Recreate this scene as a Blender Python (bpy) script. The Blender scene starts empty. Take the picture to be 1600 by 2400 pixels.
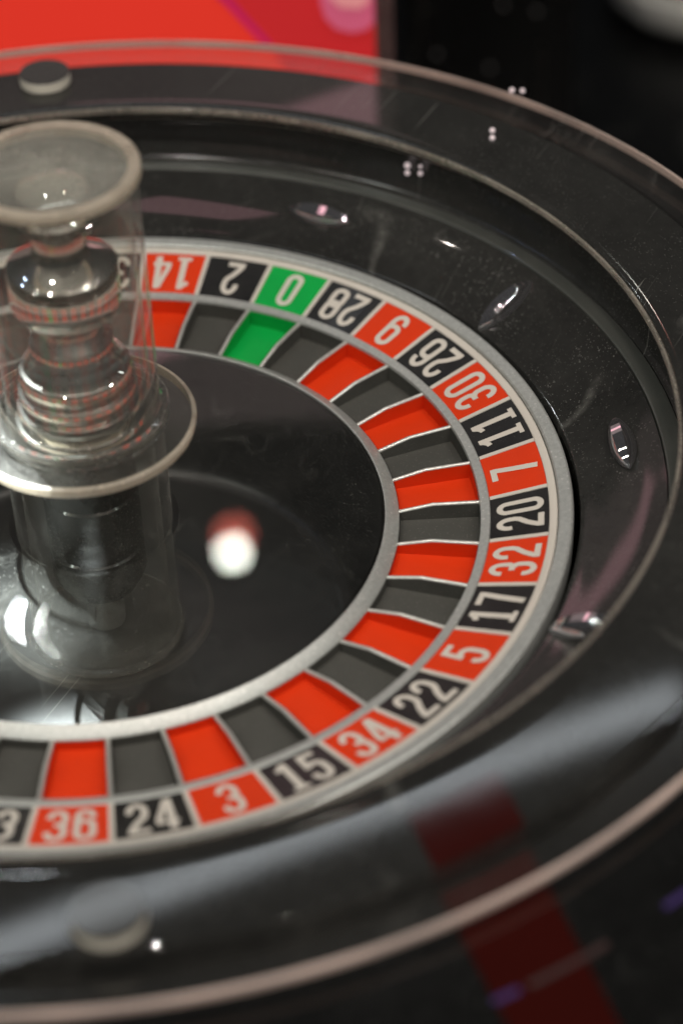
import bpy, bmesh, math, random
from mathutils import Vector, Matrix
random.seed(7)
R = math.radians
sc = bpy.context.scene
COL = sc.collection

# ------------------------------------------------------------------ camera
cam_d = bpy.data.cameras.new('camera')
cam = bpy.data.objects.new('camera', cam_d); COL.objects.link(cam)
cam.matrix_world = Matrix((
    (0.44653767, 0.5831596, -0.67862287, -0.84429392),
    (-0.8941285, 0.26222361, -0.36300551, -0.60629435),
    (-0.03373921, 0.76887168, 0.63851234, 0.84334858),
    (0, 0, 0, 1)))
cam_d.sensor_fit = 'VERTICAL'; cam_d.sensor_height = 36.0; cam_d.sensor_width = 24.0
cam_d.lens = 85.11
cam_d.clip_start = 0.02; cam_d.clip_end = 60
cam_d.dof.use_dof = True
cam_d.dof.focus_distance = 1.36
cam_d.dof.aperture_fstop = 3.0
cam_d.dof.aperture_blades = 0
sc.camera = cam

# ------------------------------------------------------------------ world: a dim hall
w = bpy.data.worlds.new('World'); sc.world = w; w.use_nodes = True
w.node_tree.nodes['Background'].inputs[0].default_value = (0.9, 0.95, 1.0, 1)
w.node_tree.nodes['Background'].inputs[1].default_value = 0.022

# ------------------------------------------------------------------ ceiling lamps
def aim(o, target):
    o.rotation_euler = (Vector(target) - o.location).to_track_quat('-Z', 'Y').to_euler()
def disk(name, loc, size, watt, col=(1, .93, .84), target=(0, 0, 0), spread=180):
    d = bpy.data.lights.new(name, 'AREA'); d.shape = 'DISK'; d.size = size; d.energy = watt; d.color = col
    d.spread = R(spread)
    o = bpy.data.objects.new(name, d); COL.objects.link(o); o.location = loc; aim(o, target); return o
# downlights over the table
for i, (x, y, z, s, e) in enumerate([
        (-.75, -.95, 2.5, .07, 8.5), (-.95, .25, 2.5, .07, 7.5), (.25, -1.05, 2.5, .05, 5.5), (-.3, .45, 2.5, .04, 4)]):
    disk('ceiling_downlight', (x, y, z), s, e)
# rows of small pin spots in the dark ceiling, mostly on the player's side
for i in range(9):
    for j in range(9):
        x = -3.2 + .62 * i + random.uniform(-.2, .2); y = -3.2 + .62 * j + random.uniform(-.2, .2)
        if x * .882 + y * .47 > .1 or (x * x + y * y) > 11 or (i * 5 + j * 3) % 7 in (0, 2, 5): continue
        disk('ceiling_pin_spot', (x, y, 2.55), .032, random.choice([2.0, 2.8, 3.6, 5.0]), random.choice([(1, .9, .78), (1, .95, .9), (.9, 1, .95), (1, .85, .8)]))
for x, y, e, c in ((.75, -1.7, .8, (1, .8, .82)), (1.2, -1.2, .8, (1, .8, .82)), (.3, 1.6, .5, (1, .9, .8)), (-.4, 2.2, .6, (.45, .6, 1)), (-.1, 2.4, .6, (.45, .6, 1)), (.55, -.35, .25, (1, .9, .85))):
    disk('ceiling_pin_spot', (x, y, 2.5), .03, e, c)
# the far spot mirrored in the black floor of the well, its red neighbour, and an added spot for the turret flare
disk('ceiling_spot', (3.25, 1.91, 3.24), .045, .33, (.94, 1, .88))
disk('ceiling_spot', (3.28, 1.92, 3.205), .06, .09, (1, .20, .14))
disk('ceiling_spot', (2.86, 2.3, 3.3), .04, 1.2, (.9, .97, 1))  # added lamp for the white flare beside the turret
fl = bpy.data.lights.new('flare_spot', 'SPOT'); fl.energy = 17000; fl.spot_size = R(1.9); fl.spot_blend = 1.0; fl.shadow_soft_size = .02; fl.color = (.88, .97, 1)  # added beam, lights the haze where the tube's caustic would fall
flo = bpy.data.objects.new('flare_spot', fl); COL.objects.link(flo); flo.location = (.55, 1.15, 2.3); aim(flo, (-.085, -.005, -.008))
ml = bpy.data.lights.new('mauve_reflection_lamp', 'AREA'); ml.shape = 'RECTANGLE'; ml.size = .36; ml.size_y = .20; ml.energy = .34; ml.color = (1, .52, .58)  # added unseen lamp, lays a mauve reflection on the far bowl
mlo = bpy.data.objects.new('mauve_reflection_lamp', ml); COL.objects.link(mlo); mlo.location = (.505, .71, 2.5); mlo.rotation_euler = (0, 0, R(73))
# long straight light line mirrored in the near ledge
sd = bpy.data.lights.new('ceiling_light_line', 'AREA'); sd.shape = 'RECTANGLE'; sd.size = 2.5; sd.size_y = .055
sd.energy = 3.3; sd.color = (.90, .96, 1)
so = bpy.data.objects.new('ceiling_light_line', sd); COL.objects.link(so)
a_, b_ = Vector((2.275, 2.092, 4.0)), Vector((3.852, .856, 4.0))
ax = (b_ - a_).normalized()
so.location = b_ - ax * 1.25
nz = -(Vector((-.2, -.25, .06)) - so.location).normalized()
ay = nz.cross(ax).normalized(); nz = ax.cross(ay).normalized()
so.matrix_world = Matrix.Translation(so.location) @ Matrix((ax, ay, nz)).transposed().to_4x4()

sc.view_settings.view_transform = 'Standard'; sc.view_settings.look = 'None'
sc.view_settings.exposure = 0.0; sc.view_settings.gamma = 1.0
try: sc.view_settings.use_curve_mapping = False
except Exception: pass
sc.render.engine = 'CYCLES'
cy = sc.cycles
cy.use_denoising = True
cy.max_bounces = 10; cy.transmission_bounces = 8; cy.glossy_bounces = 5; cy.transparent_max_bounces = 14; cy.diffuse_bounces = 3
cy.sample_clamp_indirect = 4.0
cy.caustics_reflective = True; cy.caustics_refractive = True
cy.blur_glossy = 0.3

# ------------------------------------------------------------------ materials
def newmat(name):
    m = bpy.data.materials.new(name); m.use_nodes = True
    nt = m.node_tree; b = nt.nodes['Principled BSDF']
    return m, nt, b
def N(nt, t, **kw):
    n = nt.nodes.new(t)
    for k, v in kw.items():
        if hasattr(n, k): setattr(n, k, v)
        else: n.inputs[k].default_value = v
    return n
def L(nt, a, b): nt.links.new(a, b)
def ramp(nt, src, p0, p1, c0=(0, 0, 0, 1), c1=(1, 1, 1, 1)):
    r = N(nt, 'ShaderNodeValToRGB'); r.color_ramp.elements[0].position = p0; r.color_ramp.elements[1].position = p1
    r.color_ramp.elements[0].color = c0; r.color_ramp.elements[1].color = c1
    L(nt, src, r.inputs[0]); return r.outputs[0]
def mixc(nt, fac, a, b):
    m = N(nt, 'ShaderNodeMix'); m.data_type = 'RGBA'
    for s, v in ((0, fac), (6, a), (7, b)):
        if isinstance(v, (int, float)): m.inputs[s].default_value = v
        elif isinstance(v, tuple): m.inputs[s].default_value = v
        else: L(nt, v, m.inputs[s])
    return m.outputs[2]
def mth(nt, op, a, b=0.0):
    m = N(nt, 'ShaderNodeMath'); m.operation = op
    for s, v in ((0, a), (1, b)):
        if isinstance(v, (int, float)): m.inputs[s].default_value = v
        else: L(nt, v, m.inputs[s])
    return m.outputs[0]
def rgba(c): return (c[0], c[1], c[2], 1)
def objco(nt):
    return N(nt, 'ShaderNodeTexCoord').outputs['Object']
def noise(nt, co, scale, detail=3, rough=.55):
    n = N(nt, 'ShaderNodeTexNoise'); n.inputs['Scale'].default_value = scale
    n.inputs['Detail'].default_value = detail; n.inputs['Roughness'].default_value = rough
    L(nt, co, n.inputs['Vector']); return n.outputs['Fac']
def specks(nt, co, scale, size):
    v = N(nt, 'ShaderNodeTexVoronoi'); v.inputs['Scale'].default_value = scale
    L(nt, co, v.inputs['Vector'])
    sep = N(nt, 'ShaderNodeSeparateColor'); L(nt, v.outputs['Color'], sep.inputs[0])
    # only some cells carry a speck, of its own size
    lim = mth(nt, 'MULTIPLY', mth(nt, 'POWER', sep.outputs[0], 5.0), size)
    return mth(nt, 'LESS_THAN', v.outputs['Distance'], lim)
def polar(nt, co, ka, kr):
    s = N(nt, 'ShaderNodeSeparateXYZ'); L(nt, co, s.inputs[0])
    ang = mth(nt, 'ARCTAN2', s.outputs[1], s.outputs[0])
    rr = mth(nt, 'SQRT', mth(nt, 'ADD', mth(nt, 'MULTIPLY', s.outputs[0], s.outputs[0]), mth(nt, 'MULTIPLY', s.outputs[1], s.outputs[1])))
    c = N(nt, 'ShaderNodeCombineXYZ'); L(nt, mth(nt, 'MULTIPLY', ang, ka), c.inputs[0]); L(nt, mth(nt, 'MULTIPLY', rr, kr), c.inputs[1])
    return c.outputs[0]

def black_gloss(name, base=.012, dust=.35, film=.05, r0=.04, r1=.16, aniso=0.0, coat=0.0, spk=.42, smears=.12, chrome=0.0):
    """polished black acrylic with dust specks, wiped film and hairline scratches"""
    m, nt, b = newmat(name); co = objco(nt)
    n1 = noise(nt, co, 9, 4); n2 = noise(nt, co, 160, 4, .7)
    filmv = mth(nt, 'MULTIPLY', mth(nt, 'MULTIPLY', mth(nt, 'ADD', ramp(nt, n1, .34, .72), .35), mth(nt, 'ADD', n2, .25)), film)
    # wiped smears: soft contour lines of a slow noise
    wob = mth(nt, 'ABSOLUTE', mth(nt, 'SUBTRACT', noise(nt, co, 7, 2, .4), .5))
    smear = mth(nt, 'MULTIPLY', mth(nt, 'MULTIPLY', ramp(nt, wob, .0, .016, (1, 1, 1, 1), (0, 0, 0, 1)), ramp(nt, noise(nt, co, 12, 1), .55, .66)), mth(nt, 'MULTIPLY', mth(nt, 'POWER', n2, 2.0), smears * 1.6))
    filmv = mth(nt, 'ADD', filmv, smear)
    sp = mth(nt, 'ADD', specks(nt, co, 1100, spk * 1.1), specks(nt, co, 420, spk * .55)); sp.node.use_clamp = True
    patch = ramp(nt, noise(nt, co, 14, 2), .35, .62)
    sp = mth(nt, 'MULTIPLY', sp, patch)
    # scratches: noise stretched along two skew directions
    mp = N(nt, 'ShaderNodeMapping'); mp.inputs['Rotation'].default_value = (0, 0, .6); mp.inputs['Scale'].default_value = (6, 420, 6)
    L(nt, co, mp.inputs[0]); sc1 = ramp(nt, noise(nt, mp.outputs[0], 1, 1), .74, .78)
    mp2 = N(nt, 'ShaderNodeMapping'); mp2.inputs['Rotation'].default_value = (0, 0, -.25); mp2.inputs['Scale'].default_value = (9, 520, 9)
    L(nt, co, mp2.inputs[0]); sc2 = ramp(nt, noise(nt, mp2.outputs[0], 1, 1), .75, .79)
    scr = mth(nt, 'MULTIPLY', mth(nt, 'ADD', sc1, sc2), ramp(nt, noise(nt, co, 5, 1), .5, .62))
    cover = mth(nt, 'ADD', mth(nt, 'ADD', filmv, mth(nt, 'MULTIPLY', sp, dust)), mth(nt, 'MULTIPLY', scr, .22)); cover.node.use_clamp = True
    col = mixc(nt, cover, (base, base, base * .95, 1), (.42, .42, .38, 1))
    L(nt, col, b.inputs['Base Color'])
    ro = mth(nt, 'ADD', mth(nt, 'MULTIPLY', n1, r1 - r0), r0)
    ro = mth(nt, 'ADD', ro, mth(nt, 'MULTIPLY', sp, .4))
    L(nt, ro, b.inputs['Roughness'])
    b.inputs['IOR'].default_value = 1.5
    if chrome:      # black chrome: the dark plating mirrors, the dust on it scatters
        b.inputs['Metallic'].default_value = 0.0
        gl = N(nt, 'ShaderNodeBsdfGlossy'); gl.inputs[0].default_value = (chrome, chrome, chrome * .97, 1); L(nt, ro, gl.inputs[1])
        # lathe-turned hairlines
        pn = noise(nt, polar(nt, co, 2, 1500), 1, 3)
        bp = N(nt, 'ShaderNodeBump'); bp.inputs['Strength'].default_value = .06; bp.inputs['Distance'].default_value = .0002
        L(nt, pn, bp.inputs['Height']); L(nt, bp.outputs[0], gl.inputs['Normal'])
        mx = N(nt, 'ShaderNodeAddShader'); L(nt, gl.outputs[0], mx.inputs[0]); L(nt, b.outputs[0], mx.inputs[1])
        b.inputs['Specular IOR Level'].default_value = 0.0
        L(nt, mx.outputs[0], nt.nodes['Material Output'].inputs[0])
    if aniso:
        b.inputs['Anisotropic'].default_value = aniso
        t = N(nt, 'ShaderNodeTangent'); t.direction_type = 'RADIAL'; t.axis = 'Z'; L(nt, t.outputs[0], b.inputs['Tangent'])
        b.inputs['Coat Weight'].default_value = coat; b.inputs['Coat Roughness'].default_value = .015; b.inputs['Coat IOR'].default_value = 1.9
        # lathe-turned hairlines
        pn = noise(nt, polar(nt, co, 3, 2600), 1, 2)
        bp = N(nt, 'ShaderNodeBump'); bp.inputs['Strength'].default_value = .05; bp.inputs['Distance'].default_value = .0004
        L(nt, pn, bp.inputs['Height']); L(nt, bp.outputs[0], b.inputs['Normal'])
    return m
def painted(name, col, rough=.35, coat=.0, var=.12, dust=.05, bump=0.0, spec=.25, scuff=0.0):
    m, nt, b = newmat(name); co = objco(nt)
    n1 = noise(nt, co, 45, 4)
    c2 = tuple(c * (1 - var) for c in col)
    c = mixc(nt, n1, rgba(c2), rgba(col))
    sp = mth(nt, 'MULTIPLY', specks(nt, co, 1300, .34), dust * 4)
    film = mth(nt, 'MULTIPLY', ramp(nt, noise(nt, co, 22, 3), .45, .75), dust)
    c = mixc(nt, mth(nt, 'MAXIMUM', sp, film), c, (.5, .48, .43, 1))
    if scuff:   # rub marks left by the ball and the cleaning cloth
        mp = N(nt, 'ShaderNodeMapping'); mp.inputs['Scale'].default_value = (70, 420, 60); mp.inputs['Rotation'].default_value = (0, 0, .4); L(nt, co, mp.inputs[0])
        sv = mth(nt, 'MULTIPLY', ramp(nt, noise(nt, mp.outputs[0], 1, 3), .56, .74), ramp(nt, noise(nt, co, 60, 2), .42, .62))
        c = mixc(nt, mth(nt, 'MULTIPLY', sv, scuff * .35), c, rgba(tuple(v * .45 + .012 for v in col)))
    L(nt, c, b.inputs['Base Color'])
    L(nt, mth(nt, 'ADD', mth(nt, 'MULTIPLY', n1, .15 if rough > .2 else .03), rough - (.07 if rough > .2 else .015)), b.inputs['Roughness'])
    b.inputs['Coat Weight'].default_value = coat; b.inputs['Coat Roughness'].default_value = .06
    b.inputs['Specular IOR Level'].default_value = spec
    if bump:
        bp = N(nt, 'ShaderNodeBump'); bp.inputs['Strength'].default_value = bump; bp.inputs['Distance'].default_value = .0003
        L(nt, noise(nt, co, 900, 2), bp.inputs['Height']); L(nt, bp.outputs[0], b.inputs['Normal'])
    return m
def metal(name, col, rough, var=.12, metallic=1.0, scratch=True):
    m, nt, b = newmat(name); co = objco(nt)
    n1 = noise(nt, co, 420, 4, .7); n2 = noise(nt, co, 18, 3)
    dark = tuple(c * .80 for c in col)
    c = mixc(nt, ramp(nt, n1, .35, .68), rgba(dark), rgba(col))
    c = mixc(nt, mth(nt, 'MULTIPLY', specks(nt, co, 600, .5), .5), c, (.75, .74, .7, 1))
    L(nt, c, b.inputs['Base Color'])
    b.inputs['Metallic'].default_value = metallic
    ro = mth(nt, 'ADD', mth(nt, 'MULTIPLY', n2, var * 2), rough - var)
    if scratch:
        ro = mth(nt, 'ADD', ro, mth(nt, 'MULTIPLY', mth(nt, 'SUBTRACT', noise(nt, polar(nt, co, 4, 1500), 1, 2), .5), .18))
    L(nt, ro, b.inputs['Roughness'])
    return m
def acrylic(name, tint=(1, 1, 1), rough=.0, haze=.0, ior=1.49, hazecol=(.5, .49, .46), bumpy=0.0):
    m, nt, b = newmat(name); co = objco(nt)
    b.inputs['Base Color'].default_value = rgba(tint); b.inputs['IOR'].default_value = ior
    b.inputs['Transmission Weight'].default_value = 1.0
    L(nt, mth(nt, 'ADD', mth(nt, 'MULTIPLY', ramp(nt, noise(nt, co, 25, 3), .45, .8), .05 if rough > .01 else .004), rough), b.inputs['Roughness'])
    if bumpy:
        bp = N(nt, 'ShaderNodeBump'); bp.inputs['Strength'].default_value = bumpy; bp.inputs['Distance'].default_value = .002
        L(nt, noise(nt, co, 260, 2), bp.inputs['Height']); L(nt, bp.outputs[0], b.inputs['Normal'])
    if haze:
        out = nt.nodes['Material Output']
        df = N(nt, 'ShaderNodeBsdfDiffuse'); df.inputs[0].default_value = rgba(hazecol)
        tl = N(nt, 'ShaderNodeBsdfTranslucent'); tl.inputs[0].default_value = rgba(hazecol)
        ad = N(nt, 'ShaderNodeMixShader'); ad.inputs[0].default_value = .5; L(nt, df.outputs[0], ad.inputs[1]); L(nt, tl.outputs[0], ad.inputs[2])
        mx = N(nt, 'ShaderNodeMixShader')
        sp = mth(nt, 'ADD', mth(nt, 'MULTIPLY', specks(nt, co, 500, .45), .35), mth(nt, 'ADD', mth(nt, 'MULTIPLY', ramp(nt, noise(nt, co, 30, 4), .3, .8), haze), haze * .5))
        sp.node.use_clamp = True
        L(nt, sp, mx.inputs[0]); L(nt, b.outputs[0], mx.inputs[1]); L(nt, ad.outputs[0], mx.inputs[2])
        L(nt, mx.outputs[0], out.inputs[0])
    return m
def thin_clear(name, tint=(1, 1, 1), haze=.02, hazecol=(.5, .49, .45), smears=.0, rough=.004, spk=.3, f0=.04, bend=0.0):
    """clear sheet: straight-through light, angle-dependent mirror, dust and wiped smears"""
    m, nt, b = newmat(name); co = objco(nt); nt.nodes.remove(b)
    lw = N(nt, 'ShaderNodeLayerWeight'); lw.inputs[0].default_value = .5
    fr = mth(nt, 'ADD', mth(nt, 'MULTIPLY', mth(nt, 'POWER', lw.outputs['Facing'], 5.0), 1 - f0), f0)
    tr = N(nt, 'ShaderNodeBsdfTransparent'); tr.inputs[0].default_value = rgba(tint)
    gl = N(nt, 'ShaderNodeBsdfGlossy'); gl.inputs[0].default_value = (1, 1, 1, 1); gl.inputs[1].default_value = rough
    m1 = N(nt, 'ShaderNodeMixShader'); L(nt, fr, m1.inputs[0]); L(nt, tr.outputs[0], m1.inputs[1]); L(nt, gl.outputs[0], m1.inputs[2])
    if bend:   # thick walls bend part of the view
        gs = N(nt, 'ShaderNodeBsdfGlass'); gs.inputs['Color'].default_value = rgba(tint); gs.inputs['Roughness'].default_value = 0.0; gs.inputs['IOR'].default_value = 1.49
        m0 = N(nt, 'ShaderNodeMixShader'); m0.inputs[0].default_value = bend; L(nt, m1.outputs[0], m0.inputs[1]); L(nt, gs.outputs[0], m0.inputs[2]); m1 = m0
    df = N(nt, 'ShaderNodeBsdfDiffuse'); df.inputs[0].default_value = rgba(hazecol)
    tl = N(nt, 'ShaderNodeBsdfTranslucent'); tl.inputs[0].default_value = rgba(hazecol)
    m2 = N(nt, 'ShaderNodeMixShader'); m2.inputs[0].default_value = .5; L(nt, df.outputs[0], m2.inputs[1]); L(nt, tl.outputs[0], m2.inputs[2])
    n2 = noise(nt, co, 160, 4, .7)
    film = mth(nt, 'MULTIPLY', mth(nt, 'MULTIPLY', mth(nt, 'ADD', ramp(nt, noise(nt, co, 16, 4, .65), .34, .74), .3), mth(nt, 'ADD', n2, .3)), haze)
    sp = mth(nt, 'MULTIPLY', mth(nt, 'MULTIPLY', specks(nt, co, 900, spk), ramp(nt, noise(nt, co, 20, 2), .38, .62)), .25)
    fac = mth(nt, 'ADD', film, sp)
    if smears:
        for sc_, rot_ in ((11, 0.0), (17, .9)):
            mp = N(nt, 'ShaderNodeMapping'); mp.inputs['Rotation'].default_value = (0, 0, rot_); mp.inputs['Scale'].default_value = (1, 2.2, 1); L(nt, co, mp.inputs[0])
            wob = mth(nt, 'ABSOLUTE', mth(nt, 'SUBTRACT', noise(nt, mp.outputs[0], sc_, 2, .45), .5))
            sm = mth(nt, 'MULTIPLY', mth(nt, 'MULTIPLY', ramp(nt, wob, .0, .02, (1, 1, 1, 1), (0, 0, 0, 1)), ramp(nt, noise(nt, co, 13, 1), .53, .66)), mth(nt, 'MULTIPLY', mth(nt, 'POWER', n2, 2.0), smears * 1.5))
            fac = mth(nt, 'ADD', fac, sm)
        mp = N(nt, 'ShaderNodeMapping'); mp.inputs['Rotation'].default_value = (0, 0, .5); mp.inputs['Scale'].default_value = (9, 700, 9); L(nt, co, mp.inputs[0])
        fac = mth(nt, 'ADD', fac, mth(nt, 'MULTIPLY', mth(nt, 'MULTIPLY', ramp(nt, noise(nt, mp.outputs[0], 1, 1), .72, .78), ramp(nt, noise(nt, co, 9, 1), .48, .6)), smears))
    # dust film denser at a slant; its tint also mimics bright refracted edges
    fac = mth(nt, 'DIVIDE', fac, mth(nt, 'MAXIMUM', mth(nt, 'SUBTRACT', 1.0, lw.outputs['Facing']), .07)); fac.node.use_clamp = True
    m3 = N(nt, 'ShaderNodeMixShader'); L(nt, fac, m3.inputs[0]); L(nt, m1.outputs[0], m3.inputs[1]); L(nt, m2.outputs[0], m3.inputs[2])
    L(nt, m3.outputs[0], nt.nodes['Material Output'].inputs[0])
    return m
def glow(name, col, strength, base=.5):
    m, nt, b = newmat(name)
    b.inputs['Base Color'].default_value = rgba(tuple(c * base for c in col)); b.inputs['Roughness'].default_value = .4
    b.inputs['Emission Color'].default_value = rgba(col); b.inputs['Emission Strength'].default_value = strength
    return m

M = {}
M['cone'] = black_gloss('black_well_lacquer', .008, .10, .012, .30, .42, spk=.2, smears=.1)
M['apron'] = black_gloss('black_bowl_lacquer', .011, .32, .052, .03, .06, spk=.40, smears=.28)
M['ledge'] = black_gloss('black_ledge_acrylic', .010, .24, .038, .03, .065, spk=.30, smears=.30)
M['deck'] = black_gloss('black_deck_acrylic', .004, .1, .004, .06, .12)
M['counter'] = black_gloss('black_counter', .0015, .0, .0, .3, .4)
M['drum'] = black_gloss('black_drum', .008, .1, .01, .25, .4)
M['red'] = painted('red_enamel', (.66, .040, .006), .42, 0, .16, .012, spec=.15, scuff=.5)
M['black'] = painted('black_enamel', (.012, .012, .012), .3, .15, .2, .03)
M['green'] = painted('green_enamel', (.003, .36, .060), .4, 0, .14, .012, spec=.15, scuff=.5)
M['pgrey'] = painted('black_pocket_lining', (.066, .066, .058), .6, 0, .22, .06, bump=.45, scuff=.7)
M['cream'] = painted('cream_print', (.58, .545, .48), .45, 0, .10, .0)
M['steel'] = metal('satin_steel', (.52, .54, .51), .45, .12, .55)
M['fret'] = metal('fret_steel', (.70, .70, .65), .34, .08, .6, False)
M['chrome'] = metal('turned_chrome', (.84, .83, .80), .035, .01, .93, False)
def two_tone_chrome(name, col, sharp, satin, mixv):
    m, nt, b = newmat(name); nt.nodes.remove(b); co = objco(nt)
    g1 = N(nt, 'ShaderNodeBsdfGlossy'); g1.inputs[0].default_value = rgba(col); g1.inputs[1].default_value = sharp
    g2 = N(nt, 'ShaderNodeBsdfGlossy'); g2.inputs[0].default_value = rgba(col); g2.inputs[1].default_value = satin
    mx = N(nt, 'ShaderNodeMixShader'); L(nt, mth(nt, 'MULTIPLY', noise(nt, co, 60, 3), mixv * 2), mx.inputs[0])
    L(nt, g1.outputs[0], mx.inputs[1]); L(nt, g2.outputs[0], mx.inputs[2]); L(nt, mx.outputs[0], nt.nodes['Material Output'].inputs[0])
    return m
M['spindle'] = two_tone_chrome('turned_spindle_chrome', (.82, .80, .76), .012, .34, .20)
M['tube'] = thin_clear('clear_acrylic_tube', (.985, .985, .97), .030, (.66, .65, .58), .06, spk=.2)
M['cover'] = thin_clear('clear_well_cover', (.99, .99, .98), .016, (.45, .45, .41), .07, f0=.045)
M['foot'] = acrylic('clear_acrylic_foot', (.96, .96, .94), .02, .10, hazecol=(.42, .41, .37))
M['core'] = black_gloss('black_core', .012, .1, .02, .10, .16)
M['disc'] = acrylic('clear_acrylic_disc', (.97, .97, .95), .02, .055, hazecol=(.55, .53, .48))
M['lid'] = acrylic('frosted_acrylic_lid', (.95, .95, .93), .16, .35, hazecol=(.52, .52, .47), bumpy=.6)
M['rim'] = acrylic('cut_acrylic_edge', (.98, .95, .9), .25, .75, hazecol=(.66, .60, .50))
M['glint_bead'] = acrylic('highlight_bead', (.98, .96, .92), .12, .4, hazecol=(.6, .56, .48))
M['flange'] = thin_clear('clear_acrylic_flange', (.98, .98, .97), .022, (.5, .48, .44), .10)
M['edge'] = acrylic('flame_cut_edge', (.98, .92, .88), .3, .8, hazecol=(.90, .76, .69))
M['stripe'] = painted('dark_red_print', (.028, .003, .002), .05, 0, .2, .0, spec=.5)
M['bolt_top'] = black_gloss('grey_green_cap', .030, .1, .03, .04, .08)
M['bolt_side'] = painted('pale_nylon', (.72, .68, .58), .4, 0, .1, .0)
M['crystal'] = metal('deflector_chrome', (.86, .85, .88), .035, .012, .96, False)
M['led'] = glow('pink_led', (1, .84, .84), .45)
M['glint_v'] = glow('violet_glint', (.40, .20, 1), .05, .03)
M['glint_p'] = glow('pink_glint', (.6, .28, .25), .025, .03)
M['track'] = black_gloss('black_track', .014, .2, .05, .12, .2)  # heavier film puts a hazy reflection into the wall's colour
M['lip'] = painted('grey_track_lip', (.075, .08, .072), .3, .5, .15, .05)

# ------------------------------------------------------------------ builders
def tag(o, label=None, cat=None, group=None, kind=None):
    for k, v in (('label', label), ('category', cat), ('group', group), ('kind', kind)):
        if v: o[k] = v
    return o
def link(name, me, mat, parent=None):
    o = bpy.data.objects.new(name, me); COL.objects.link(o)
    if mat is not None and not me.materials: me.materials.append(mat)
    if parent is not None: o.parent = parent
    return o
def empty(name, loc=(0, 0, 0)):
    o = bpy.data.objects.new(name, None); o.location = loc; o.empty_display_size = .02; COL.objects.link(o); return o
def mesh(name, vs, fs, smooth=None):
    me = bpy.data.meshes.new(name); me.from_pydata([tuple(v) for v in vs], [], fs); me.update()
    if smooth is not None:
        me.polygons.foreach_set('use_smooth', [True] * len(me.polygons))
        me.set_sharp_from_angle(angle=R(smooth))
    return me
def lathe_me(name, prof, seg=256, a0=0.0, a1=2 * math.pi, closed=False, smooth=32):
    full = abs(a1 - a0 - 2 * math.pi) < 1e-6
    n = seg if full else seg + 1
    vs, fs = [], []
    for i in range(n):
        a = a0 + (a1 - a0) * i / seg; c, s = math.cos(a), math.sin(a)
        vs += [(r * c, r * s, z) for r, z in prof]
    k = len(prof)
    for i in range(seg):
        j = (i + 1) % n
        for t in range(k if closed else k - 1):
            u = (t + 1) % k
            q = [i * k + t, j * k + t, j * k + u, i * k + u]
            fs.append(q)
    if not full and closed:
        fs.append(list(range(k))[::-1]); fs.append([(n - 1) * k + t for t in range(k)])
    # drop collapsed quads on the axis
    bm = bmesh.new(); me = mesh(name, vs, fs); bm.from_mesh(me)
    bmesh.ops.remove_doubles(bm, verts=bm.verts, dist=1e-6)
    bmesh.ops.recalc_face_normals(bm, faces=bm.faces)
    bm.to_mesh(me); bm.free()
    me.polygons.foreach_set('use_smooth', [True] * len(me.polygons)); me.set_sharp_from_angle(angle=R(smooth))
    return me
def lathe(name, prof, mat, parent=None, **kw): return link(name, lathe_me(name, prof, **kw), mat, parent)
def arc(cx, cz, r, d0, d1, n=6):
    return [(cx + r * math.cos(R(d0 + (d1 - d0) * i / n)), cz + r * math.sin(R(d0 + (d1 - d0) * i / n))) for i in range(n + 1)]
def bez(pts, n=6):
    """Catmull-Rom through profile points"""
    out = []
    P = [pts[0]] + list(pts) + [pts[-1]]
    for i in range(1, len(P) - 2):
        p0, p1, p2, p3 = [Vector((a, b)) for a, b in P[i - 1:i + 3]]
        for k in range(n):
            t = k / n
            v = .5 * ((2 * p1) + (-p0 + p2) * t + (2 * p0 - 5 * p1 + 4 * p2 - p3) * t * t + (-p0 + 3 * p1 - 3 * p2 + p3) * t ** 3)
            out.append((max(v[0], 0), v[1]))
    out.append(pts[-1]); return out

# ------------------------------------------------------------------ setting
CZ = -.40
HD = Vector((.882, .4717, 0)); LT = Vector((.4717, -.882, 0))
def hl(h, l, z=0.0): return HD * h + LT * l + Vector((0, 0, z))
vs = [hl(-1.5, -2.5, CZ), hl(-1.5, 2.5, CZ), hl(4, 2.5, CZ), hl(4, -2.5, CZ)]
counter = link('counter', mesh('counter', vs, [(0, 1, 2, 3)]), M['counter']); tag(counter, kind='structure')

# raised deck on the player's side of the wheel
azh = math.atan2(HD.y, HD.x)
A0, A1 = azh + R(95), azh + R(265)
dz = .0545
deck = lathe('deck', [(.377, dz - .03), (.377, dz), (.96, dz), (.96, dz - .03)], M['deck'], None, seg=96, a0=A0, a1=A1, closed=True)
tag(deck, kind='structure')
def lineR(p, d, r):
    p, d = Vector(p), Vector(d).normalized()
    b = p.dot(d); c = p.length_squared - r * r
    return p + d * (-b + math.sqrt(b * b - c))
def stripe(name, r0, r1, z, parent, drop=None):
    n = 8; vs, fs = [], []
    Lp, Ld, Rp, Rd = (-.187, -.278), (-.69, -.72), (-.154, -.311), (-.715, -.70)
    for k in range(n + 1):
        r = r0 + (r1 - r0) * k / n
        a, b = lineR(Lp, Ld, r), lineR(Rp, Rd, r)
        for j in range(5):
            v = a.lerp(b, j / 4); v = v.normalized() * r
            vs.append((v.x, v.y, z))
    if drop:      # the print folds over the ledge's edge
        vs += [(x * drop[0] / r1, y * drop[0] / r1, drop[1]) for x, y, _ in vs[-5:]]; n += 1
    for k in range(n):
        for j in range(4):
            fs.append((k * 5 + j, k * 5 + j + 1, k * 5 + j + 6, k * 5 + j + 5))
    o = link(name, mesh(name, vs, fs), M['stripe'], parent)
    return o
stripe('red_stripe', .380, .70, dz + .0008, deck)
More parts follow.
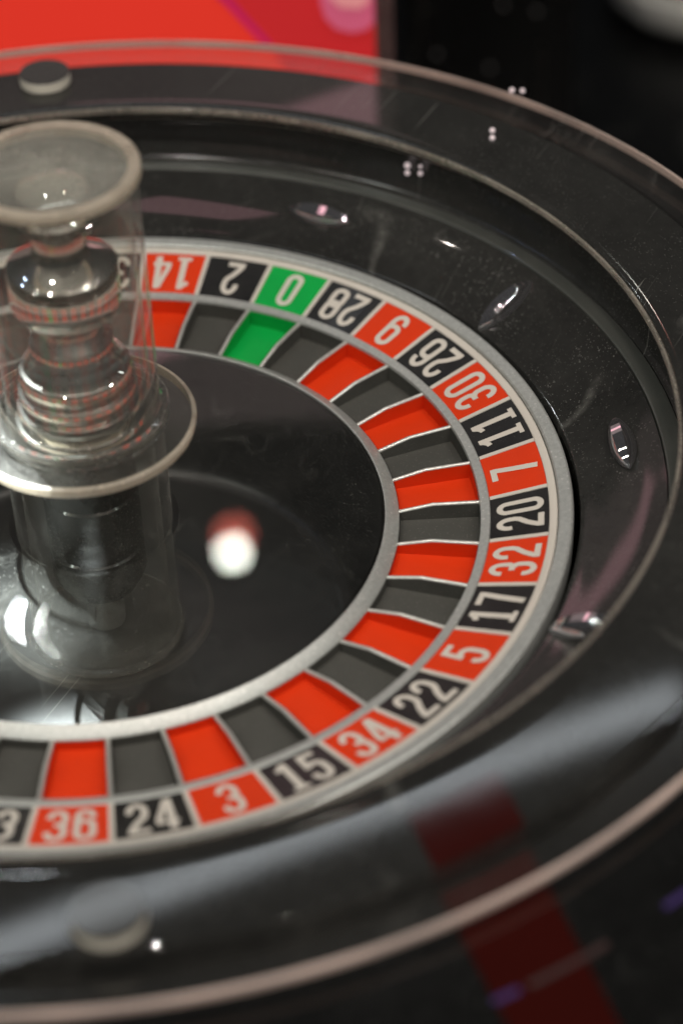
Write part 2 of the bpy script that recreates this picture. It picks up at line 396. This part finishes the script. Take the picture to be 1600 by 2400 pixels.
def blob_me(name, r, n=10, flat=1.0):
    bm = bmesh.new(); bmesh.ops.create_uvsphere(bm, u_segments=n + 2, v_segments=n, radius=r)
    for v in bm.verts: v.co.z *= flat
    me = bpy.data.meshes.new(name); bm.to_mesh(me); bm.free()
    me.polygons.foreach_set('use_smooth', [True] * len(me.polygons)); return me
for a, da, mt in ((-125.6, .8, 'glint_v'), (-121.6, 2.6, 'glint_p'), (-113.9, .9, 'glint_v')):
    lathe('glint_strip', [(.4395, dz + .0004), (.4395, dz + .0014), (.4425, dz + .0014), (.4425, dz + .0004)], M[mt], deck, seg=8, a0=R(a - da), a1=R(a + da), closed=True)  # glowing strips put in for violet and pink glints

# ------------------------------------------------------------------ wheel bowl (fixed)
bowl = empty('wheel_bowl', (0, 0, CZ))
tag(bowl, 'glossy black roulette bowl with clear outer rim around the numbered wheel', 'roulette bowl')
def bp(o):
    o.parent = bowl; o.location.z -= CZ; return o
bp(lathe('drum', [(.10, CZ), (.355, CZ), (.365, -.05), (.3725, .02), (.3725, .0585)], M['drum']))
bp(lathe('apron', bez([(.2665, -.012), (.2668, .0005), (.269, .0022), (.285, .0085), (.300, .0155), (.3120, .0226)], 5) + [(.3124, .0222), (.3124, .019)], M['apron']))
bp(lathe('track_lip', [(.3130, .0185), (.3130, .0232), (.3138, .0238), (.3225, .0232), (.3245, .0222), (.3245, .0195)], M['lip']))
bp(lathe('ball_track', [(.3250, .0185)] + bez([(.3255, .0215), (.3290, .0245), (.3305, .034), (.3295, .047), (.3255, .0560), (.3185, .0600)], 5), M['track']))
bp(lathe('ledge', [(.3185, .0602)] + [(.3160, .0612), (.3183, .0615), (.3183, .0651), (.3190, .0655), (.330, .0655), (.350, .0655), (.3734, .0655), (.3739, .0650), (.3740, .0586)], M['ledge']))
bp(lathe('ledge_edge', [(.3158, .0622)] + arc(.3168, .0648, .0010, 190, 60, 6) + [(.3180, .0640), (.3180, .0622)], M['glint_bead'], closed=True))  # lip edge tinted pale to carry its highlight
flg = bp(lathe('clear_flange', [(.3748, .0560), (.4015, .0560), (.4015, .0664), (.3748, .0664)], M['flange'], closed=True))
edge = lathe('polished_edge', [(.4018, .0616), (.4032, .0618)] + arc(.4020, .0650, .0016, 0, 110, 6) + [(.4018, .0660)], M['edge'], closed=True); edge.parent = flg
bp(lathe('track_glint', [(.3283, .0512), (.3276, .0515), (.3275, .0521), (.3282, .0524)], M['glint_bead']))  # pale ring added to draw a thin highlight along the wall
stp = stripe('red_stripe', .342, .3743, .0660, None, (.3744, .0552)); bp(stp)
# screw caps on the ledge
for k in range(4):
    a = R((34.9, 124, 213.2, 304)[k]); rr = (.357, .357, .3565, .357)[k]
    c = lathe('screw_cap', [(0, .0656), (.0158, .0656), (.0163, .0662), (.0163, .0725)], M['bolt_side'], seg=48); bp(c)
    c.location.x = rr * math.cos(a); c.location.y = rr * math.sin(a)
    t = lathe('cap_top', [(.0163, .0726), (.0161, .0729), (0, .0729)], M['bolt_top'], c, seg=48)
# ball deflectors, alternately along and across the slope
def deflector_me():
    """polished canoe: pointed ends, rounded back with a narrow flat ridge"""
    Lh, Wh, H = .0225, .0076, .0085
    vs, fs = [], []
    nx, ny = 16, 10
    for i in range(nx + 1):
        t = -1 + 2 * i / nx; e = max(0.0, 1 - abs(t) ** 2.2)
        for j in range(ny + 1):
            u = -1 + 2 * j / ny
            prof = max(0.0, 1 - abs(u) ** 2.6) ** .75
            vs.append((t * Lh, u * Wh * e ** .8, min(prof, .93) * H * e ** .65))
    k = ny + 1
    for i in range(nx):
        for j in range(ny): fs.append((i * k + j, (i + 1) * k + j, (i + 1) * k + j + 1, i * k + j + 1))
    me = mesh('ball_deflector', vs, fs)
    bm = bmesh.new(); bm.from_mesh(me); bmesh.ops.remove_doubles(bm, verts=bm.verts, dist=1e-5); bmesh.ops.recalc_face_normals(bm, faces=bm.faces)
    if sum(f.normal.z for f in bm.faces) < 0: bmesh.ops.reverse_faces(bm, faces=bm.faces)
    bm.to_mesh(me); bm.free()
    me.polygons.foreach_set('use_smooth', [True] * len(me.polygons)); me.set_sharp_from_angle(angle=R(28))
    return me
dme = deflector_me()
for k in range(12):
    a = R(1.7 - 30 * k); rr = .2935 if k % 2 == 0 else .2875
    zz = .0022 + (rr - .269) * (.0204 / .043)
    o = link('ball_deflector', dme, M['crystal']); bp(o)
    rad = Vector((math.cos(a), math.sin(a), .46)).normalized(); tan = Vector((-math.sin(a), math.cos(a), 0)); up = rad.cross(tan).normalized()
    X, Y = (tan, -rad) if k % 2 == 0 else (rad, tan)
    mtx = Matrix((X, Y, up)).transposed().to_4x4()
    o.rotation_euler = mtx.to_euler(); o.location = Vector((rr * math.cos(a), rr * math.sin(a), zz - .0004 - CZ))
# little sensor lights in the track wall and on the rim
sl = blob_me('sensor_light', .0019)
for x, y, z in ((.3253, -.0379, .0437), (.324, -.0475, .0460), (.3253, -.0378, .0383), (.324, -.0474, .0410),
                (.3501, -.0846, .0662), (.3421, -.0881, .0662), (.3983, -.0768, .0672), (.4010, -.0829, .0668)):
    o = link('sensor_light', sl, M['led']); bp(o); o.location = (x, y, z - CZ); o.scale = [random.uniform(.6, 1.05)] * 3

# ------------------------------------------------------------------ rotor
S = 2 * math.pi / 38
ORDER = '0 28 9 26 30 11 7 20 32 17 5 22 34 15 3 24 36 13 1 00 27 10 25 29 12 8 19 31 18 6 21 33 16 4 23 35 14 2'.split()
REDS = {1, 3, 5, 7, 9, 12, 14, 16, 18, 19, 21, 23, 25, 27, 30, 32, 34, 36}
wheel = empty('roulette_wheel', (0, 0, -.09))
tag(wheel, 'spinning roulette wheel with red, black and green numbered pockets around clear turret', 'roulette wheel')
def wp(o):
    o.parent = wheel; o.location.z += .09; return o
def pol(r, a, z): return (r * math.cos(a), r * math.sin(a), z)
RN0, RN1 = .2183, .2500           # number band
ZN = lambda r: -.0077 + (r - RN0) * (.0077 / (RN1 - RN0))
def sector(name, rlist, a0, a1, zf, mat, n=6, skirt=.003):
    vs, fs = [], []
    for r in rlist:
        for i in range(n + 1):
            vs.append(pol(r, a0 + (a1 - a0) * i / n, zf(r)))
    k = n + 1
    for j in range(len(rlist) - 1):
        for i in range(n): fs.append((j * k + i, (j + 1) * k + i, (j + 1) * k + i + 1, j * k + i + 1))
    # skirt down all round
    loop = [i for i in range(k)] + [j * k + n for j in range(1, len(rlist))] + [(len(rlist) - 1) * k + i for i in range(n - 1, -1, -1)] + [j * k for j in range(len(rlist) - 2, 0, -1)]
    b = len(vs)
    for q in loop: vs.append((vs[q][0], vs[q][1], vs[q][2] - skirt))
    m = len(loop)
    for i in range(m): fs.append((loop[i], b + i, b + (i + 1) % m, loop[(i + 1) % m]))
    me = mesh(name, vs, fs)
    bm = bmesh.new(); bm.from_mesh(me); bmesh.ops.recalc_face_normals(bm, faces=bm.faces)
    bm.faces.ensure_lookup_table()
    if bm.faces[0].normal.z < 0: bmesh.ops.reverse_faces(bm, faces=bm.faces)
    bm.to_mesh(me); bm.free()
    return link(name, me, mat)

# --- condensed numerals drawn as strokes (x right, y up, height 1, width W)
GW, ST = .43, .130
def arcp(cx, cy, rx, ry, d0, d1, n=12):
    return [(cx + rx * math.cos(R(d0 + (d1 - d0) * i / n)), cy + ry * math.sin(R(d0 + (d1 - d0) * i / n))) for i in range(n + 1)]
x0, x1 = ST / 2, GW - ST / 2; xc = GW / 2; rx = (x1 - x0) / 2; y0, y1 = ST / 2, 1 - ST / 2
def stad(ya, yb, ry=.2):
    return arcp(xc, yb - ry, rx, ry, 0, 180) + arcp(xc, ya + ry, rx, ry, 180, 360)
GLYPH = {
    '0': [(stad(y0, y1, .15), True)],
    '1': [([(.235, 1), (.235, 0)], False, .15), ([(.03, .80), (.10, .82), (.18, .90), (.20, .96)], False, .12), ([(.07, .052), (.40, .052)], False, .105)],
    '2': [(arcp(xc, y1 - .2, rx, .2, 200, 0, 14) + [(x1, .62), (x1 - .03, .52), (x1 - .16, .36), (x0 + .06, .21), (x0 + .02, .12), (x0 + .02, .0)], False), ([(x0 + .07, ST / 2), (GW, ST / 2)], False)],
    '3': [(arcp(xc, y1 - .19, rx, .19, 190, 0, 14) + [(x1, .64)] + arcp(xc + .06, .62, rx - .06, .10, 0, -90, 6)[1:] + [(xc - .05, .52)], False),
          ([(xc + .04, .50)] + arcp(xc + .04, .38, rx - .04, .12, 80, 0, 6) + [(x1, .28)] + arcp(xc, y0 + .19, rx, .19, 0, -190, 14), False)],
    '4': [([(.305, 1), (.305, 0)], False, .15), ([(.26, .97), (.06, .33), (.06, .25)], False, .12), ([(.01, .235), (.43, .235)], False, .105)],
    '5': [([(GW - .03, 1 - ST / 2), (x0 + .06, 1 - ST / 2)], False), ([(x0 + .02, 1), (x0, .50)], False), ([(x0 + .03, .545)] + arcp(xc, .44, rx, .18, 140, 0, 10) + arcp(xc, y0 + .19, rx, .19, 0, -190, 14), False)],
    '6': [(stad(y0, .62, .14), True), ([(x0, .42), (x0, .74)] + arcp(xc, y1 - .19, rx, .19, 180, -10, 14), False)],
    '7': [([(0, 1 - ST / 2), (GW, 1 - ST / 2)], False), ([(GW - .075, .90), (.27, .50), (.19, 0)], False, .15)],
    '8': [(stad(y0, .55, .14), True), (stad(.45, y1, .14), True)],
    '9': [(stad(.38, y1, .14), True), ([(x1, .58), (x1, .26)] + arcp(xc, y0 + .19, rx, .19, 0, -190, 14), False)],
}
def ribbon(path, closed, wd):
    P = [Vector(p) for p in path]; n = len(P)
    if closed and (P[0] - P[-1]).length < 1e-4: P.pop(); n -= 1
    vs, fs = [], []
    for i, p in enumerate(P):
        if closed: a, b = P[i - 1], P[(i + 1) % n]
        else: a, b = P[max(i - 1, 0)], P[min(i + 1, n - 1)]
        d1 = (p - a); d2 = (b - p)
        d1 = d1.normalized() if d1.length > 1e-6 else d2.normalized(); d2 = d2.normalized() if d2.length > 1e-6 else d1
        t = (d1 + d2); t = t.normalized() if t.length > 1e-6 else d1
        nrm = Vector((-t.y, t.x)); k = 1 / max(.5, nrm.dot(Vector((-d1.y, d1.x))))
        vs += [p + nrm * wd / 2 * k, p - nrm * wd / 2 * k]
    for i in range(n if closed else n - 1):
        j = (i + 1) % n; fs.append((2 * i, 2 * j, 2 * j + 1, 2 * i + 1))
    return vs, fs
def number_me(txt):
    H = .0258; gap = .11
    tot = len(txt) * GW + (len(txt) - 1) * gap
    if '1' in txt: tot -= 0
    vs, fs = [], []
    zoff = 0
    for ci, ch in enumerate(txt):
        ox = ci * (GW + gap) - tot / 2
        for st in GLYPH[ch]:
            path, closed = st[0], st[1]; wd = st[2] if len(st) > 2 else ST
            v, f = ribbon(path, closed, wd); b = len(vs); zoff += 1
            for p in v:
                u = (p.x + ox) * H; rr = (RN0 + RN1) / 2 + .0002 - (p.y - .5) * H    # tops point to the hub
                # reading left to right with the top towards the hub: angle grows with u
                vs.append(pol(rr, u / ((RN0 + RN1) / 2 + .004), ZN(rr) + .00022 + zoff * .00003))
            fs += [tuple(b + i for i in q) for q in f]
    me = mesh('number', vs, fs)
    bm = bmesh.new(); bm.from_mesh(me)
    for f in bm.faces:
        f.normal_update()
        if f.normal.z < 0: f.normal_flip()
    bm.to_mesh(me); bm.free(); return me
ZF = -.0190
RP0, RP1 = .1683, .2125
def frettop(r):
    pts = [(.1683, -.0128), (.187, -.0088), (.2125, -.0086)]
    for (ra, za), (rb, zb) in zip(pts, pts[1:]):
        if r <= rb: return za + (zb - za) * (r - ra) / (rb - ra)
    return pts[-1][1]
def pocket_me(name):
    FW = .0015
    vs, fs = [], []
    rl = [RP0 + .0002, .178, .187, .198, RP1 - .0002]
    n = 4
    # floor
    for r in rl:
        h = S / 2 - FW / r
        for i in range(n + 1): vs.append(pol(r, -h + 2 * h * i / n, ZF))
    k = n + 1
    for j in range(len(rl) - 1):
        for i in range(n): fs.append((j * k + i, (j + 1) * k + i, (j + 1) * k + i + 1, j * k + i + 1))
    def wall(idx, top):
        b = len(vs)
        for q, t in zip(idx, top): vs.append((vs[q][0], vs[q][1], t))
        for i in range(len(idx) - 1): fs.append((idx[i], idx[i + 1], b + i + 1, b + i))
    wall([(len(rl) - 1) * k + i for i in range(k)], [-.0092] * k)
    wall([i for i in range(k)][::-1], [-.0132] * k)
    for side in (0, n):
        idx = [j * k + side for j in range(len(rl))]
        wall(idx if side == 0 else idx[::-1], [frettop(r) - .0009 for r in (rl if side == 0 else rl[::-1])])
    return mesh(name, vs, fs)
def fret_me():
    rl = [RP0 - .0002, .172, .178, .184, .187, .190, .196, .204, RP1 + .0002]
    sec = [(-.0013, -.0085), (-.0013, -.0013), (-.0010, -.0005), (-.0004, 0), (.0004, 0), (.0010, -.0005), (.0013, -.0013), (.0013, -.0085)]
    vs, fs = [], []
    for r in rl:
        for t, dzv in sec: vs.append((r, t, frettop(r) + (dzv if dzv > -.005 else ZF - frettop(r))))
    k = len(sec)
    for j in range(len(rl) - 1):
        for i in range(k - 1): fs.append((j * k + i, j * k + i + 1, (j + 1) * k + i + 1, (j + 1) * k + i))
    me = mesh('fret', vs, fs)
    bm = bmesh.new(); bm.from_mesh(me); bmesh.ops.recalc_face_normals(bm, faces=bm.faces); bm.to_mesh(me); bm.free()
    me.polygons.foreach_set('use_smooth', [True] * len(me.polygons)); me.set_sharp_from_angle(angle=R(50))
    return me
def separator_me():
    vs, fs = [], []
    for r in (RN0 + .0001, .229, .240, RN1 - .0001):
        for t in (-.0013, .0013): vs.append((r, t, ZN(r) + .0004))
        for t in (-.0013, .0013): vs.append((r, t, ZN(r) - .002))
    for j in range(3):
        a, b = j * 4, j * 4 + 4
        fs += [(a, b, b + 1, a + 1), (a + 2, b + 2, b, a), (a + 1, b + 1, b + 3, a + 3)]
    return mesh('separator', vs, fs)
PM = {}
for c in ('red', 'pgrey', 'green'):
    PM[c] = pocket_me('pocket'); PM[c].materials.append(M[c])
fme = fret_me(); fme.materials.append(M['fret']); sme = separator_me(); sme.materials.append(M['cream'])
plates = {}
for k, txt in enumerate(ORDER):
    a = -k * S
    val = None if txt in ('0', '00') else int(txt)
    c = 'green' if val is None else ('red' if val in REDS else 'black')
    if c not in plates:
        p = sector('number_plate', [RN0, .226, .234, .242, RN1], -S / 2 + .0014 / .234, S / 2 - .0014 / .234, ZN, M[c]); plates[c] = p.data
    else:
        p = link('number_plate', plates[c], None)
    wp(p); p.rotation_euler.z = a
    p['label'] = f'{c} plate with the number {txt}'
    nm = link('number', number_me(txt), M['cream'], p)
    q = wp(link('pocket', PM['pgrey' if c == 'black' else c], None)); q.rotation_euler.z = a
    q['label'] = f'{c} pocket in front of the number {txt}'
    f = wp(link('fret', fme, None)); f.rotation_euler.z = a - S / 2
    s_ = wp(link('separator', sme, None)); s_.rotation_euler.z = a - S / 2
# rings
wp(lathe('rim_line', [(.2501, -.004), (.2501, .0004), (.2506, .0008), (.2540, .0016), (.2545, .0012), (.2545, -.004)], M['cream']))
wp(lathe('outer_ring', [(.2549, -.008), (.2549, .0026), (.2556, .0034), (.2616, .0042), (.2627, .0036), (.2632, .0022), (.2632, -.010)], M['steel']))
wp(lathe('pocket_ring', [(.2126, -.018), (.2126, -.0085), (.2130, -.0078), (.2176, -.0069), (.21815, -.0074), (.21815, -.012)], M['steel']))
inner = wp(lathe('inner_ring', [(.1682, -.018), (.1682, -.0130), (.1677, -.0122), (.1612, -.0085), (.1604, -.0088), (.1604, -.012)], M['steel']))
ZW = -.090
wp(lathe('well', [(.1603, -.0155), (.1603, -.0100), (.1597, -.0094), (.1588, -.0104)] + bez([(.1586, -.0108), (.1540, -.040), (.1485, -.072), (.1435, -.0845), (.1370, -.0893), (.130, ZW)], 6) + [(.10, ZW), (.07, ZW), (0, ZW)], M['cone']))

wp(lathe('well_cover', [(.0470, -.0100), (.1585, -.0100), (.1585, -.0078), (.0470, -.0078)], M['cover'], closed=True))

# --- turret: clear tube over a turned chrome spindle on a clear disc
tur = wp(lathe('turret', [(.0385, .0645), (.0430, .0645), (.0430, .2115), (.0385, .2115)], M['tube'], seg=128, closed=True))
def tp(o): o.parent = tur; return o
M['lidc'] = thin_clear('clear_frosted_lid', (.97, .97, .95), .24, (.50, .50, .45), .12, rough=.05, spk=.5)
M['discc'] = thin_clear('clear_disc', (.98, .98, .97), .05, (.55, .53, .48), .12)
tp(lathe('lid', [(0, .2118), (.0388, .2118), (.0388, .2160), (0, .2160)], M['lidc'], seg=128))
tp(lathe('lid_rim', [(.0390, .2118), (.0446, .2118), (.0452, .2124)] + arc(.0436, .2160, .0016, 0, 110, 6) + [(.0390, .2166)], M['rim'], seg=128, closed=True))
tp(lathe('collar', [(.0433, .0625), (.0470, .0625), (.0475, .0632), (.0475, .0690), (.0466, .0700), (.0445, .0704), (.0433, .0698)], M['disc'], seg=128, closed=True))
tp(lathe('base_disc', [(0, .0560), (.0590, .0560), (.0590, .0620), (0, .0620)], M['discc'], seg=128))
tp(lathe('disc_rim', [(.0592, .0558), (.0608, .0560)] + arc(.0600, .0600, .0016, 0, 110, 6) + [(.0592, .0616)], M['rim'], seg=128, closed=True))
tp(lathe('stem', [(.0372, ZW + .0075), (.0420, ZW + .0075), (.0420, -.0120), (.0432, -.0110), (.0432, .0556), (.0372, .0556)], M['tube'], seg=128, closed=True))
tp(lathe('stem_foot', [(0, ZW + .0004), (.0425, ZW + .0004), (.0440, ZW + .0016), (.0440, ZW + .0050), (.0428, ZW + .0070), (0, ZW + .0070)], M['foot'], seg=128))
prof = [(0, .2060), (.010, .2060), (.0180, .2045), (.0193, .2010), (.0193, .1960), (.0172, .1945), (.0172, .1925), (.0193, .1905), (.0193, .1860), (.0180, .1840), (.0150, .1815), (.0138, .1760), (.0140, .1690)]
prof += [(.0150, .1668), (.0272, .1612), (.0284, .1602), (.0288, .1585), (.0288, .1400)] + bez([(.0284, .1390), (.0262, .1340), (.0215, .1285), (.0172, .1245), (.0160, .1215)], 5)
prof += bez([(.0160, .1210), (.0172, .1190), (.0200, .1150)], 4) + [(.0216, .1148), (.0222, .1138), (.0222, .1120), (.0214, .1108)] + bez([(.0212, .1100), (.0240, .1040), (.0268, .0990)], 4) + [(.0286, .0986), (.0296, .0976), (.0300, .0960), (.0300, .0920), (.0294, .0895)]
prof += [(.0280, .0885), (.0280, .0870), (.0310, .0855), (.0315, .0830), (.0310, .0805), (.0290, .0790), (.0290, .0775), (.0325, .0760), (.0332, .0735), (.0325, .0710), (.0305, .0695), (.0305, .0680), (.0345, .0665), (.0350, .0640), (.0345, .0623), (0, .0622)]
tp(lathe('spindle', prof, M['spindle'], seg=128, smooth=25))
tp(lathe('stem_core', [(0, .0557), (.0262, .0557), (.0262, .0180), (.0250, .0170), (.0250, .0150), (.0262, .0140), (.0262, -.0200), (.0250, -.0210), (.0250, -.0230), (.0262, -.0240), (.0262, -.0420), (.0240, -.0470), (.0200, -.0490), (.0200, -.0540), (0, -.0545)], M['core'], seg=96))
tp(lathe('stem_pin', [(0, -.0545), (.0110, -.0545), (.0110, ZW + .0078), (0, ZW + .0078)], M['chrome'], seg=48))

# ------------------------------------------------------------------ backlit red panel behind the wheel
panel = empty('display_panel', hl(.62, .04, CZ)); tag(panel, 'flat red backlit display panel standing behind the wheel at upper left', 'display panel')
panel.rotation_euler.z = math.atan2(LT.y, LT.x)
M['screen'] = glow('red_screen', (.70, .035, .020), .78)
M['screen_d'] = glow('dark_red_screen', (.50, .020, .022), .78)
M['screen_v'] = glow('purple_screen', (.42, .01, .09), .8)
M['screen_p'] = glow('pink_screen', (.52, .09, .16), .8)
M['screen_p2'] = glow('pale_pink_screen', (.60, .22, .22), .85)
M['screen_m'] = glow('mauve_screen', (.22, .17, .17), .6)
M['bezel'] = acrylic('clear_bezel', (.95, .9, .9), .2, .25, hazecol=(.5, .35, .33))
def pbox(name, xa, xb, za, zb, ya, yb, mat, parent):
    vs = [(x, y, z - CZ) for x in (xa, xb) for y in (ya, yb) for z in (za, zb)]
    fs = [(0, 1, 3, 2), (4, 6, 7, 5), (0, 4, 5, 1), (2, 3, 7, 6), (0, 2, 6, 4), (1, 5, 7, 3)]
    me = mesh(name, vs, fs)
    bm = bmesh.new(); bm.from_mesh(me); bmesh.ops.recalc_face_normals(bm, faces=bm.faces); bm.to_mesh(me); bm.free()
    return link(name, me, mat, parent)
def ppoly(name, pts, y, mat, parent, th=.001):
    n = len(pts); vs = [(x, y, z - CZ) for x, z in pts] + [(x, y - th, z - CZ) for x, z in pts]
    fs = [tuple(range(n, 2 * n))] + [(i, (i + 1) % n, n + (i + 1) % n, n + i) for i in range(n)]
    me = mesh(name, vs, fs)
    bm = bmesh.new(); bm.from_mesh(me); bmesh.ops.recalc_face_normals(bm, faces=bm.faces); bm.to_mesh(me); bm.free()
    return link(name, me, mat, parent)
X0 = -.04  # panel x is lateral - .04
pbox('housing', -.42, .150, CZ, .42, .004, .05, M['drum'], panel)
pbox('screen', -.42, .1375, -.34, .06, -.002, .0038, M['screen'], panel)
pbox('upper_screen', -.42, .1375, .065, .40, -.002, .0038, M['screen_m'], panel)
pbox('bezel', .1378, .1515, -.36, .42, -.012, .0038, M['bezel'], panel)
# printed shapes on the lit panel, and an added bar for its reflection
M['reflection_bar'] = glow('reflection_bar', (.70, .38, .42), 1.6)
ppoly('reflection_bar', [(-.10, .30), (-.10, .345), (.1372, .275), (.1372, .222)], -.0022, M['reflection_bar'], panel)  # added glowing bar out of view, there for its mauve reflection
ppoly('dark_shape', [(.012, .055), (.012, .0), (.030, -.020), (.058, -.058), (.075, -.10), (.080, -.16), (.137, -.16), (.137, .055)], -.0022, M['screen_d'], panel)
ppoly('purple_outline', [(.006, .0), (.0125, .0), (.031, -.020), (.059, -.058), (.0555, -.061), (.026, -.022)], -.0034, M['screen_v'], panel)
ppoly('pink_shape', [(.097, .055), (.097, -.020), (.100, -.034), (.108, -.044), (.120, -.048), (.131, -.046), (.1372, -.040), (.1372, .055)], -.0034, M['screen_p'], panel, .006)
ppoly('pale_shape', [(.104, .055), (.104, -.016), (.112, -.024), (.126, -.026), (.134, -.020), (.134, .055)], -.0096, M['screen_p2'], panel, .004)

# ------------------------------------------------------------------ round dish far behind, top right corner
M['dish'] = painted('grey_dish', (.75, .75, .70), .25, .6, .3, .2)
dc = Vector((1.40, .12, CZ))
dish = empty('round_dish', dc); tag(dish, 'grey round dish with bright rim and red inside at top right corner', 'dish')
lathe('dish_body', bez([(.05, .0), (.09, .004), (.112, .02), (.118, .045), (.117, .052), (.113, .0535), (.105, .050), (.096, .046)], 4), M['dish'], dish, seg=96)
lathe('dish_rim', [(.096, .0455), (.097, .053), (.093, .056), (.088, .054), (.088, .044)], M['chrome'], dish, seg=96)
lathe('red_inlay', [(0, .046), (.0875, .046)], M['red'], dish, seg=64)

# ------------------------------------------------------------------ added cabinet between the panel and the dish, carrying glints
cab = empty('cabinet', hl(1.0, .295, CZ)); tag(cab, 'added black cabinet carrying faint glints behind the wheel, right of the red panel', 'cabinet')
cab.rotation_euler.z = math.atan2(LT.y, LT.x)
M['cab'] = black_gloss('black_cabinet', .003, .05, .002, .15, .25)
M['cab_streak'] = metal('dark_streak', (.10, .09, .08), .3, .1, .9, False)
M['cab_glint'] = glow('dim_glint', (.55, .50, .46), .16, .05)
pbox('cabinet_body', -.080, .080, CZ, .10, .0, .14, M['cab'], cab)
pbox('streak_strip', -.0665, -.0635, CZ + .12, .08, -.004, -.0005, M['cab_streak'], cab)  # added strips standing in for faint vertical light streaks
pbox('streak_strip', .0470, .0495, CZ + .05, CZ + .12, -.004, -.0005, M['cab_streak'], cab)
il = blob_me('glint_dot', .0016)
for x, z in ((.000, -.302), (.043, -.245), (.012, -.237), (-.050, -.285)):  # glowing dots put in for faint background glints
    o = link('glint_dot', il, M['cab_glint'], cab); o.location = (x, -.0015, z - CZ)
